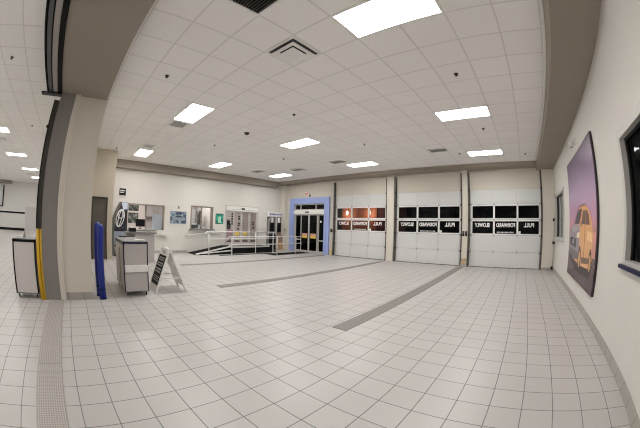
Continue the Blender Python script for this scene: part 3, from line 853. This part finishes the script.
box(0, .02, -.04, .04, -.07, .07, b=.004).build('plate', 'frame_tan', t); MB().tube([(.02, 0, 0), (.06, 0, -.02), (.06, 0, .02)], .01).build('peg', 'bronze', t)
t = thing('wall_poster', 'green poster between second service window and sliding door', 'poster', (XL, 7.15, 1.69))
box(0, .02, -.23, .23, -.26, .26, b=.004).build('frame', 'sign_black', t)
MB().box(.02, .024, -.21, .21, -.24, .24).build('picture', picture_mat('green_print', [(.005, .08, .06), (.02, .30, .20), (.10, .55, .38)], 5), t)
MB().prism([(-.10, -.2), (.10, -.2), (.06, .12), (-.06, .12)], 'x', .024, .027).build('pale_shape', mat('pale_green_ink', (.45, .75, .55), .4), t)

# sign and totem beside the service counter
t = thing('wall_sign', 'small black sign with white letters above the dark banner stand', 'sign', (XL, 1.99, 2.63))
box(0, .025, -.16, .16, -.14, .16, b=.004).build('plate', 'sign_black', t)
for k_, (zz, n) in enumerate(((.07, 5), (-.01, 4))):
    l = MB(); xx = -.11
    for q in range(n): l.box(.025, .029, xx, xx+.035, zz-.025, zz+.025); xx += .048
    l.build('lettering', 'decal_white', t)
box(0, .018, -.16, .16, -.25, -.15, b=.003).build('caption_plate', 'alu', t)
t = thing('banner_stand', 'curved grey banner stand with dark car emblem poster beside the counter window', 'banner stand', (-12.25, 1.92, 0))
pts_o = []; pts_i = []
for q in range(13):
    u = q/12; z = 2.17*u
    bow = -.42-.13*math.sin(PI*min(1, max(0, .12+.72*(1-u))))+.34*u**3.0
    pts_o.append((bow, z)); pts_i.append((bow+.21-.09*u, z))
e = MB(); e.prism(pts_o + pts_i[::-1], 'x', -.12, .05); e.build('curved_frame', mat('totem_grey', (.13, .12, .11), .45, .3), t)
pn = MB(); pn.prism([(p[0], p[1]) for p in pts_i[2:]] + [(.24, 2.17), (.24, .36)], 'x', -.04, .02)
pn.build('poster', picture_mat('car_front_print', [(.006, .006, .008), (.010, .010, .016), (.02, .02, .032), (.07, .075, .10)], 3), t)
MB().prism([(-.05, 2.16), (.235, 2.16), (.235, 1.90), (.05, 1.86)], 'x', .02, .024).build('sky_patch', mat('pale_sky_ink', (.55, .60, .70), .4), t)
MB().box(.02, .024, -.36, .235, .42, .98).build('bumper_patch', mat('grey_ink', (.28, .31, .38), .4), t)
MB().box(.024, .026, -.12, .235, .52, .80).build('grille_patch', 'sign_black', t)
def loop(cy, cz, ry_, rz_, tilt, r):
    b = MB(); pts = []
    for q in range(29):
        a_ = 2*PI*q/28; u = ry_*math.cos(a_); v = rz_*math.sin(a_)
        pts.append((.03, cy+u*math.cos(tilt)-v*math.sin(tilt), cz+u*math.sin(tilt)+v*math.cos(tilt)))
    return b.tube(pts, r, 8, False)
loop(-.08, 1.52, .17, .36, -.25, .019).build('emblem_ring', 'decal_white', t)
loop(-.08, 1.52, .07, .34, -.25, .016).build('emblem_ring', 'decal_white', t)
loop(-.05, 1.66, .13, .15, -.25, .016).build('emblem_ring', 'decal_white', t)
box(-.30, .30, -.40, .24, 0, .025, b=.006).build('base', 'dark_metal', t)

# ------------------------------------------------------------------ brown door in the return
d = sthing('door_6', 'brown door half hidden behind the blue bollards', 'door', (PX, 0, 0))
f = MB(); k = .05
f.box(-.12, .012, PD[0], PD[0]+k, 0, PD[2]).box(-.12, .012, PD[1]-k, PD[1], 0, PD[2]).box(-.12, .012, PD[0]+k, PD[1]-k, PD[2]-k, PD[2])
f.build('frame', 'bronze', d)
lf = box(-.10, -.05, PD[0]+k, PD[1]-k, .01, PD[2]-k).build('leaf', 'door_grey', d)
MB().tube([(-.05, .60, 1.02), (-.01, .60, 1.02), (-.01, .70, 1.02)], .010).build('handle', 'steel', lf)

# ------------------------------------------------------------------ big opening: roller shutter and guide
t = thing('roller_shutter', 'rolled up shutter with black seals and dark gap strips under the header at upper left', 'roller shutter', (XJ, -.815, 0))
L = XR-XJ
box(.0, L, -.11, -.022, 3.735, 3.80, b=.004).build('bottom_strip', 'seal', t)  # black strip standing for the shaded gap between header and bar
box(.0, L, -.10, -.025, 3.80, ZC, b=.004).build('upper_gap_strip', 'seal', t)  # same shaded gap, carried up to the ceiling in black
box(.0, L, -.22, -.112, 3.74, 3.82, b=.006).build('bottom_bar', 'shutter_bar', t)
box(.0, L, -.236, -.222, 3.73, 3.82).build('inner_seal', 'seal', t)
cu = MB()
for q in range(4): cu.box(.0, L, -.33+q*.004, -.24, 3.74+q*.06, 3.74+q*.06+.055, b=.01)
cu.build('curtain', 'shutter_slat', t)
box(.0, L, -.36, -.335, 3.72, 3.90).build('outer_seal', 'seal', t)
br = box(-.05, .10, -.50, -.0, 3.70, 3.725, b=.004).build('end_bracket', 'dark_metal', t)
t = thing('door_guide', 'dark vertical shutter guide with yellow lower end beside grey jamb', 'door guide', (XJ, -.835, 0))
MB().box(-.14, .03, -.10, -.0, 1.27, 3.60).build('guide_channel', 'bronze', t)
MB().box(-.14, .045, -.12, -.10, 1.27, 3.60).build('edge_seal', 'seal', t)
for q in range(4):
    MB().tube([(.01-.035*(q % 2), -.014-.029*q, .0), (.01-.035*(q % 2), -.014-.029*q, 1.25), (.01-.035*(q % 2), -.014-.029*q, 1.27)], [.022, .022, .012], 10).build('yellow_guard', 'yellow', t)
box(-.10, -.02, -.11, -.0, 0, 1.27).build('guide_core', 'yellow', t)
box(.03, .07, -.15, -.11, 3.05, 3.10, b=.006).build('stop', 'black', t)

# ------------------------------------------------------------------ bollards
def bollard(label, loc, h, r=.068, lean=0):
    t = thing('bollard', label, 'bollard', loc, group='blue bollards by the column')
    MB().lathe([(r, .0), (r, h-.05), (r*.93, h-.02), (r*.7, h), (0, h+.012)], seg=28).build('sleeve', 'blue', t)
    MB().lathe([(r*1.02, h*.13), (r*1.02, h*.13+.02)], seg=28).build('seam_band', 'navy', t)
    MB().lathe([(r+.012, 0), (r+.012, .012)], seg=28).build('foot_ring', 'navy', t)
    return t
bollard('taller looking blue bollard nearest the camera beside the column', (-5.66, .435, 0), 1.385)
bollard('blue bollard hidden behind the nearer one, touching the column edge', (-5.93, .385, 0), 1.42, .062)

# ------------------------------------------------------------------ cabinets on casters
def cabinet(label, loc, rotz, D, W, top='cab_top', trim='navy', H=1.06, side='cab_side', front='cab_grey', shelf=True, gap=.09, k=.022):
    """front face towards +x"""
    t = thing('rolling_cabinet', label, 'rolling cabinet', loc, rotz)
    z0 = gap
    box(-D, -.02, -W/2+.012, W/2-.012, z0, H-.02, b=.006).build('body', side, t)
    f = MB()
    f.box(-.02, 0, -W/2, -W/2+k, z0, H).box(-.02, 0, W/2-k, W/2, z0, H).box(-.02, 0, -W/2, W/2, H-k-.01, H).box(-.02, 0, -W/2, W/2, z0, z0+.012)
    f.box(-D, -.02, -W/2, -W/2+.012, H-.06, H-.0)
    f.build('edge_trim', trim, t)
    box(-.02, -.006, -W/2+k, W/2-k, z0+.012, H-k-.01).build('front_panel', front, t)
    box(-D-.01, .0, -W/2, W/2, H, H+.018, b=.004).build('top', top, t)
    for sx in (-.06, -D+.06):
        for sy in (-W/2+.06, W/2-.06):
            cst = MB().lathe([(.032, -.014), (.035, -.01), (.035, .01), (.032, .014)], 0, 0, 16, 'y').build('caster', 'caster', t, (sx, sy, .036))
            MB().box(-.02, .02, -.02, -.016, -.005, gap-.036).box(-.02, .02, .016, .02, -.005, gap-.036).box(-.03, .03, -.025, .025, gap-.044, gap-.036).build('fork', 'steel', cst)
    return t
t = cabinet('grey rolling cabinet with navy edges and white bin beside the folding sign', (-5.72, 1.20, 0), 0, 1.22, .535, H=1.075, gap=.085)
bn = MB(); W = .535
bn.prism([(0, .48), (.08, .50), (.10, .61), (.10, .63), (0, .63)], 'y', -W/2+.02, W/2-.03)
bn.build('front_bin', 'white_plastic', t)
for q in range(2): box(-.9-.25*0, -.55, -W/2-.004, -W/2+.012, .20, .92).build('side_panel', 'cab_side', t) if q == 0 else None
p = thing('paper_stack', 'white sheets of paper lying on the cabinet with navy edges', 'paper', (-5.98, 1.34, 1.094))
MB().box(-.12, .10, -.10, .09, 0, .012).build('sheets', 'white_paint', p); MB().box(-.06, .13, -.07, .11, .012, .018).build('top_sheet', 'decal_white', p)
t = cabinet('pale rolling cabinet with black edges left of the yellow guide', (-5.72, -1.27, 0), .0, .55, .56, trim='black', H=1.06, front='pale_panel', side='bronze', k=.035)
p = thing('pen_holder', 'small grey item standing on the cabinet with black edges', 'holder', (-5.95, -1.30, 1.08))
MB().lathe([(.03, 0), (.034, .06), (.03, .06), (.027, .005)], seg=16).build('cup', 'cab_side', p); MB().tube([(0, 0, .01), (.01, .015, .11)], .005).build('pen', 'black', p)
t = thing('service_podium', 'grey podium with dark top behind the cabinet with navy edges', 'podium', (-10.2, 2.72, 0))
box(-.30, .0, -.60, .16, .0, 1.02, b=.008).build('body', 'cab_grey', t)
box(-.42, .12, -.95, .22, 1.02, 1.07, b=.006).build('top', 'cab_top', t)
box(-.25, -.2, -.9, -.62, .0, 1.02).build('side_leg', 'cab_side', t)
box(-.35, .05, -.85, -.55, .60, .86, b=.01).build('shelf_box', 'black', t)
t = thing('podium_printer', 'black machine on the podium top by the counter window', 'machine', (-10.3, 2.02, 1.07))
box(-.13, .10, -.12, .14, 0, .14, b=.015).build('body', 'black', t); box(-.08, .05, -.08, .08, .14, .17).build('paper_slot', 'white_plastic', t)

# ------------------------------------------------------------------ folding sign
t = thing('folding_sign', 'white folding sign with black poster standing on the tiles', 'folding sign', (-6.05, 1.99, 0))
H = .92; S = .36; hw = .29
def leaf(sgn):
    L = math.hypot(S, H)
    b = MB()
    th = .018
    ny, nz = sgn*H/L, S/L
    def P(x, u, o): return (x, sgn*(S*(1-u))+ny*o, H*u+nz*o)
    def slab(x0, x1, u0, u1, o0, o1):
        vs = [b.bm.verts.new(P(x, u, o)) for o in (o0, o1) for u in (u0, u1) for x in (x0, x1)]
        fs = [b.bm.faces.new([vs[i] for i in q]) for q in ((0, 2, 3, 1), (4, 5, 7, 6), (0, 1, 5, 4), (2, 6, 7, 3), (0, 4, 6, 2), (1, 3, 7, 5))]
        bmesh.ops.recalc_face_normals(b.bm, faces=fs)
    return b, slab, P
for sgn in (-1, 1):
    b, slab, P = leaf(sgn)
    slab(-hw, hw, .13 if sgn > 0 else 0, 1.0, -.012, .012)
    if sgn > 0: slab(-hw, -hw+.10, 0, .13, -.012, .012); slab(hw-.10, hw, 0, .13, -.012, .012)
    slab(-hw, -hw+.03, .0, 1, .012, .022); slab(hw-.03, hw, .0, 1, .012, .022); slab(-hw, hw, .97, 1, .012, .022)
    lf = b.build('sign_panel', 'white_plastic', t)
    b, slab, P = leaf(sgn); slab(-hw+.035, hw-.035, .17, .84, .012, .017); ps = b.build('black_poster', 'sign_black', lf)
    if sgn < 0:
        random.seed(11)
        for row, (u0, hgt) in enumerate(((.765, .022), (.72, .022), (.64, .026), (.59, .026), (.50, .035), (.44, .035), (.34, .018), (.30, .018), (.25, .022))):
            b, slab, P = leaf(sgn)
            x = -hw+.08+random.random()*.04
            while x < hw-.12:
                w_ = .02+random.random()*.03; slab(x, min(x+w_, hw-.07), u0, u0+hgt, .017, .0195); x += w_+.02
            b.build('lettering', 'decal_grey', lf)
        b, slab, P = leaf(sgn); slab(-.10, .10, .875, .94, .012, .0145)
        b.build('logo_plate', 'cab_grey', lf)
MB().tube([(-.10, 0, H-.01), (-.09, 0, H+.035), (.09, 0, H+.035), (.10, 0, H-.01)], .010).build('handle', 'white_plastic', t)
for sx in (-hw+.02, hw-.02):
    MB().box(sx-.006, sx+.006, -.235, .235, .30, .325).build('hinge_strap', 'white_plastic', t)

# ------------------------------------------------------------------ right wall: picture, windows, camera
t = thing('wall_picture', 'tall frameless picture of a golden car at sunset on right wall', 'picture', (XR, 6.33, 1.78))
PW, PHH = 1.45, 1.33
box(-.055, 0, -PW, PW, -PHH, PHH, b=.01).build('canvas', mat('canvas_edge', (.035, .02, .03), .6), t)
sky = ramp_z_mat('sunset_print', [(0, (.05, .028, .035)), (.12, (.10, .055, .06)), (.24, (.16, .09, .09)), (.33, (.50, .26, .24)), (.42, (.66, .33, .36)),
      (.52, (.56, .33, .46)), (.66, (.42, .28, .44)), (.82, (.27, .19, .31)), (1, (.16, .12, .18))], -PHH, PHH, .25)
pc = MB().box(-.058, -.055, -PW+.02, PW-.02, -PHH+.02, PHH-.02).build('print', sky, t)
def inkp(name, pts, col, o, m=None, rough=.35):
    # pts in (y offset, z offset) on the picture
    b = MB(); b.prism(pts, 'x', -.058-o, -.0575-o+.001)
    return b.build(name, m or mat(name+'_ink', col, rough, var=.12, vscale=5), pc)
def Q(y, z): return (y-6.33, z-1.78)
inkp('road_shadow', [Q(7.70, .86), Q(6.6, .66), Q(5.25, .68), Q(5.06, .95), Q(6.0, 1.02), Q(7.5, 1.02)], (.03, .018, .025), .0005)
body = [Q(7.66, 1.02), Q(7.70, 1.38), Q(7.45, 1.56), Q(7.05, 1.62), Q(6.85, 1.80), Q(6.45, 1.97), Q(5.9, 2.00), Q(5.55, 1.90), Q(5.30, 1.72), Q(5.16, 1.45), Q(5.14, 1.0), Q(5.3, .84), Q(6.3, .80), Q(6.9, .86)]
inkp('car_body', body, (.74, .39, .17), .001)
inkp('car_front', [Q(7.66, 1.02), Q(7.70, 1.38), Q(7.45, 1.56), Q(7.02, 1.60), Q(6.42, 1.52), Q(6.36, .92), Q(6.9, .90)], (.30, .25, .29), .0015)
inkp('car_bonnet', [Q(7.45, 1.56), Q(7.05, 1.63), Q(6.36, 1.62), Q(6.36, 1.50), Q(7.2, 1.45)], (.42, .36, .40), .002)
inkp('car_windscreen', [Q(7.02, 1.63), Q(6.83, 1.80), Q(6.48, 1.93), Q(6.12, 1.93), Q(6.40, 1.64)], (.10, .075, .10), .002)
inkp('car_side_window', [Q(6.02, 1.88), Q(6.22, 1.63), Q(5.42, 1.60), Q(5.50, 1.78), Q(5.66, 1.88)], (.16, .09, .08), .002)
inkp('car_grille', [Q(7.55, 1.18), Q(7.55, 1.36), Q(6.75, 1.32), Q(6.75, 1.12)], (.05, .045, .055), .002)
inkp('car_bumper', [Q(7.64, 1.00), Q(7.62, 1.10), Q(6.42, 1.04), Q(6.42, .90), Q(6.9, .88)], (.14, .12, .14), .002)
inkp('car_headlight', [Q(6.72, 1.36), Q(6.70, 1.44), Q(6.40, 1.47), Q(6.42, 1.34)], (.95, .80, .60), .0025)
inkp('car_door_line', [Q(5.86, 1.60), Q(5.83, 1.60), Q(5.86, .95), Q(5.90, .95)], (.35, .16, .06), .0025)
inkp('car_window_post', [Q(5.80, 1.88), Q(5.76, 1.88), Q(5.80, 1.60), Q(5.84, 1.60)], (.55, .30, .13), .0025)
inkp('car_sill', [Q(6.10, .98), Q(5.40, 1.02), Q(5.40, .92), Q(6.10, .86)], (.16, .09, .06), .0025)
inkp('car_roof_rail', [Q(6.30, 1.99), Q(5.75, 2.01), Q(5.75, 1.98), Q(6.30, 1.96)], (.22, .14, .10), .0025)
inkp('car_mirror', [Q(6.30, 1.66), Q(6.16, 1.68), Q(6.16, 1.58), Q(6.28, 1.57)], (.30, .18, .12), .003)
inkp('car_emblem', [Q(7.22, 1.30), Q(7.08, 1.30), Q(7.08, 1.20), Q(7.22, 1.20)], (.60, .56, .58), .0025)
inkp('car_side_light', [Q(5.62, 1.50), Q(5.20, 1.46), Q(5.20, 1.30), Q(5.62, 1.34)], (.92, .58, .28), .0025)
inkp('pink_rocks', [Q(5.14, 1.45), Q(4.93, 1.50), Q(4.93, 1.05), Q(5.14, 1.05)], (.62, .26, .22), .0008)
def disc(name, y, z, ry_, rz_, col, o):
    inkp(name, [(y-6.33+ry_*math.cos(a_*PI/10), z-1.78+rz_*math.sin(a_*PI/10)) for a_ in range(20)], col, o)
for y, z, ry_, rz_ in ((6.30, .92, .16, .27), (5.28, .95, .12, .24)):
    disc('car_tyre', y, z, ry_, rz_, (.03, .02, .02), .003)
    disc('car_rim', y, z, ry_*.62, rz_*.62, (.65, .36, .15), .0035)
# small wall camera above the picture
t = thing('wall_camera', 'small white camera on the right wall above the picture', 'camera', (XR, 6.50, 3.38))
box(-.03, 0, -.07, .07, -.07, .07, b=.01).build('mount', 'white_plastic', t)
MB().tube([(-.03, 0, 0), (-.09, 0, -.01), (-.12, -.02, -.03)], .022).build('arm', 'white_plastic', t)
MB().tube([(-.12, -.02, .01), (-.12, -.02, -.03), (-.12, -.02, -.09), (-.12, -.02, -.12)], [.05, .065, .06, .03]).build('dome', 'white_plastic', t)
MB().tube([(-.12, -.02, -.115), (-.12, -.02, -.135)], .022).build('lens', 'black', t)

def rwin(name, w, label, blind):
    o = sthing(name, label, 'window', (XR, 0, 0)); y0, y1, z0, z1 = w
    f = MB(); k = .10
    f.box(-.02, .20, y0, y0+k, z0, z1).box(-.02, .20, y1-k, y1, z0, z1).box(-.02, .20, y0+k, y1-k, z1-k, z1).box(-.02, .20, y0+k, y1-k, z0, z0+.05)
    f.build('window_frame', 'alu', o)
    n = 3 if blind else 1
    for q in range(1, n):
        yy = y0+(y1-y0)*q/n; MB().box(.08, .14, yy-.03, yy+.03, z0+.05, z1-k).build('mullion', 'alu', o)
    MB().box(.10, .108, y0+k, y1-k, z0+.05, z1-k).build('pane', 'glass' if blind else 'dark_glass', o)
    if blind: MB().box(.15, .155, y0+k, y1-k, z0+.05, z1-k).build('blind', 'blind', o)
    f = MB(); kk = .035
    f.box(.07, .13, y1-k-kk, y1-k, z0+.05, z1-k).box(.07, .13, y0+k, y0+k+kk, z0+.05, z1-k).box(.07, .13, y0+k+kk, y1-k-kk, z1-k-kk, z1-k)
    f.build('glazing_bead', 'dark_metal', o)
    MB().box(-.07, .06, y0-.05, y1+.05, z0-.045, z0, b=.008).build('sill', 'navy' if not blind else 'alu', o)
rwin('window_3', WN, 'near window at the right edge with dark glass', False)
rwin('window_4', WF, 'far window on the right wall beyond the car picture', True)

# vertical rack in the corner of the right wall
t = thing('wall_rack', 'thin vertical rail with three black clamps in the right corner', 'wall rail', (XR, 11.34, 0))
MB().tube([(-.05, 0, .06), (-.05, 0, 2.0)], .012).tube([(-.05, -.08, .06), (-.05, -.08, 1.9)], .008).build('rail', 'galv', t)
for z in (.10, 1.02, 1.86):
    c_ = box(-.11, 0, -.05, .05, z-.05, z+.05, b=.012).build('clamp', 'black', t)
for z in (.3, .55, .8, 1.3, 1.55): MB().box(-.06, 0, -.09, .015, z-.01, z+.01).build('rung', 'galv', t)

# ------------------------------------------------------------------ outside at night
struct('trim_18', MB().quad((-26, YB+.2, -.02), (10, YB+.2, -.02), (10, 26, -.02), (-26, 26, -.02)), 'asphalt', 'dark ground outside the garage doors', 'ground')
t = thing('neighbour_wall', 'orange lit brick wall outside the left garage door windows', 'brick wall', (-9.75, 15.0, 0))
box(-1.25, 1.35, 0, .3, 0, 4.2).build('bricks', 'brick', t)
box(1.35, 3.2, .05, .3, 0, 4.2).build('painted_end', mat('plum_wall', (.20, .07, .11), .8), t)
box(-2.6, -1.25, .05, .3, 0, 4.2).build('dark_end', mat('dark_green_wall', (.07, .09, .08), .8), t)
for x, l in ((-10.5, 'left warm lamp on the brick wall outside'), (-8.85, 'right warm lamp on the brick wall outside')):
    t = thing('outdoor_lamp', l, 'lamp', (x, 15.004, 2.36), group='lamps on the brick wall outside')
    box(-.05, .05, -.04, 0, -.08, .08, b=.01).build('bracket', 'dark_metal', t)
    MB().lathe([(.04, -.14), (.08, -.02), (.08, .02), (.04, .13)], 0, -.14, 16).build('shade', emit('warm_bulb', (1, .80, .58), 5), t)
    p = bpy.data.lights.new('wall_lamp_glow', 'POINT'); p.energy = 20; p.color = (1, .62, .42); p.shadow_soft_size = .1
    po_ = bpy.data.objects.new('wall_lamp_glow', p); COL.objects.link(po_); po_.location = (x, 14.6, 2.3)

# world: night
wd = bpy.data.worlds.new('night'); SC.world = wd; wd.use_nodes = True
wd.node_tree.nodes['Background'].inputs[0].default_value = (.0015, .0016, .002, 1)
wd.node_tree.nodes['Background'].inputs[1].default_value = 1.0

# ------------------------------------------------------------------ camera: wide lens with barrel distortion
cd = bpy.data.cameras.new('camera'); cam = bpy.data.objects.new('camera', cd); COL.objects.link(cam); SC.camera = cam
cd.type = 'PANO'; cd.panorama_type = 'FISHEYE_LENS_POLYNOMIAL'
cd.sensor_fit = 'HORIZONTAL'; cd.sensor_width = 36
cd.fisheye_fov = math.radians(178)
K = (0.06167647403449258, 0.0002959119398329874, -2.68425629961395e-05, 1.2131420925475976e-06)
cd.fisheye_polynomial_k0 = 0
cd.fisheye_polynomial_k1, cd.fisheye_polynomial_k2, cd.fisheye_polynomial_k3, cd.fisheye_polynomial_k4 = [-k for k in K]
cd.clip_start = .01; cd.clip_end = 200
A = Vector((0.7585990733457024, 0.650982701835932, 0.027367276617005366))
B = Vector((0.004432636523738168, -0.04715817093602941, 0.998877599432191))
G = Vector((-0.6515426291905158, 0.7576263121251521, 0.038659714473229856))
R = Matrix((A, B, -G)).transposed()
cam.matrix_world = Matrix.Translation((0, 0, 1.5397)) @ R.to_4x4()

SC.view_settings.view_transform = 'Standard'; SC.view_settings.look = 'None'
SC.view_settings.gamma = 1; SC.view_settings.use_curve_mapping = False
SC.view_settings.exposure = 1.05
SC.cycles.use_denoising = True
SC.cycles.filter_width = 1.1
SC.cycles.max_bounces = 10; SC.cycles.diffuse_bounces = 6; SC.cycles.glossy_bounces = 4; SC.cycles.transparent_max_bounces = 12
SC.cycles.sample_clamp_indirect = 8
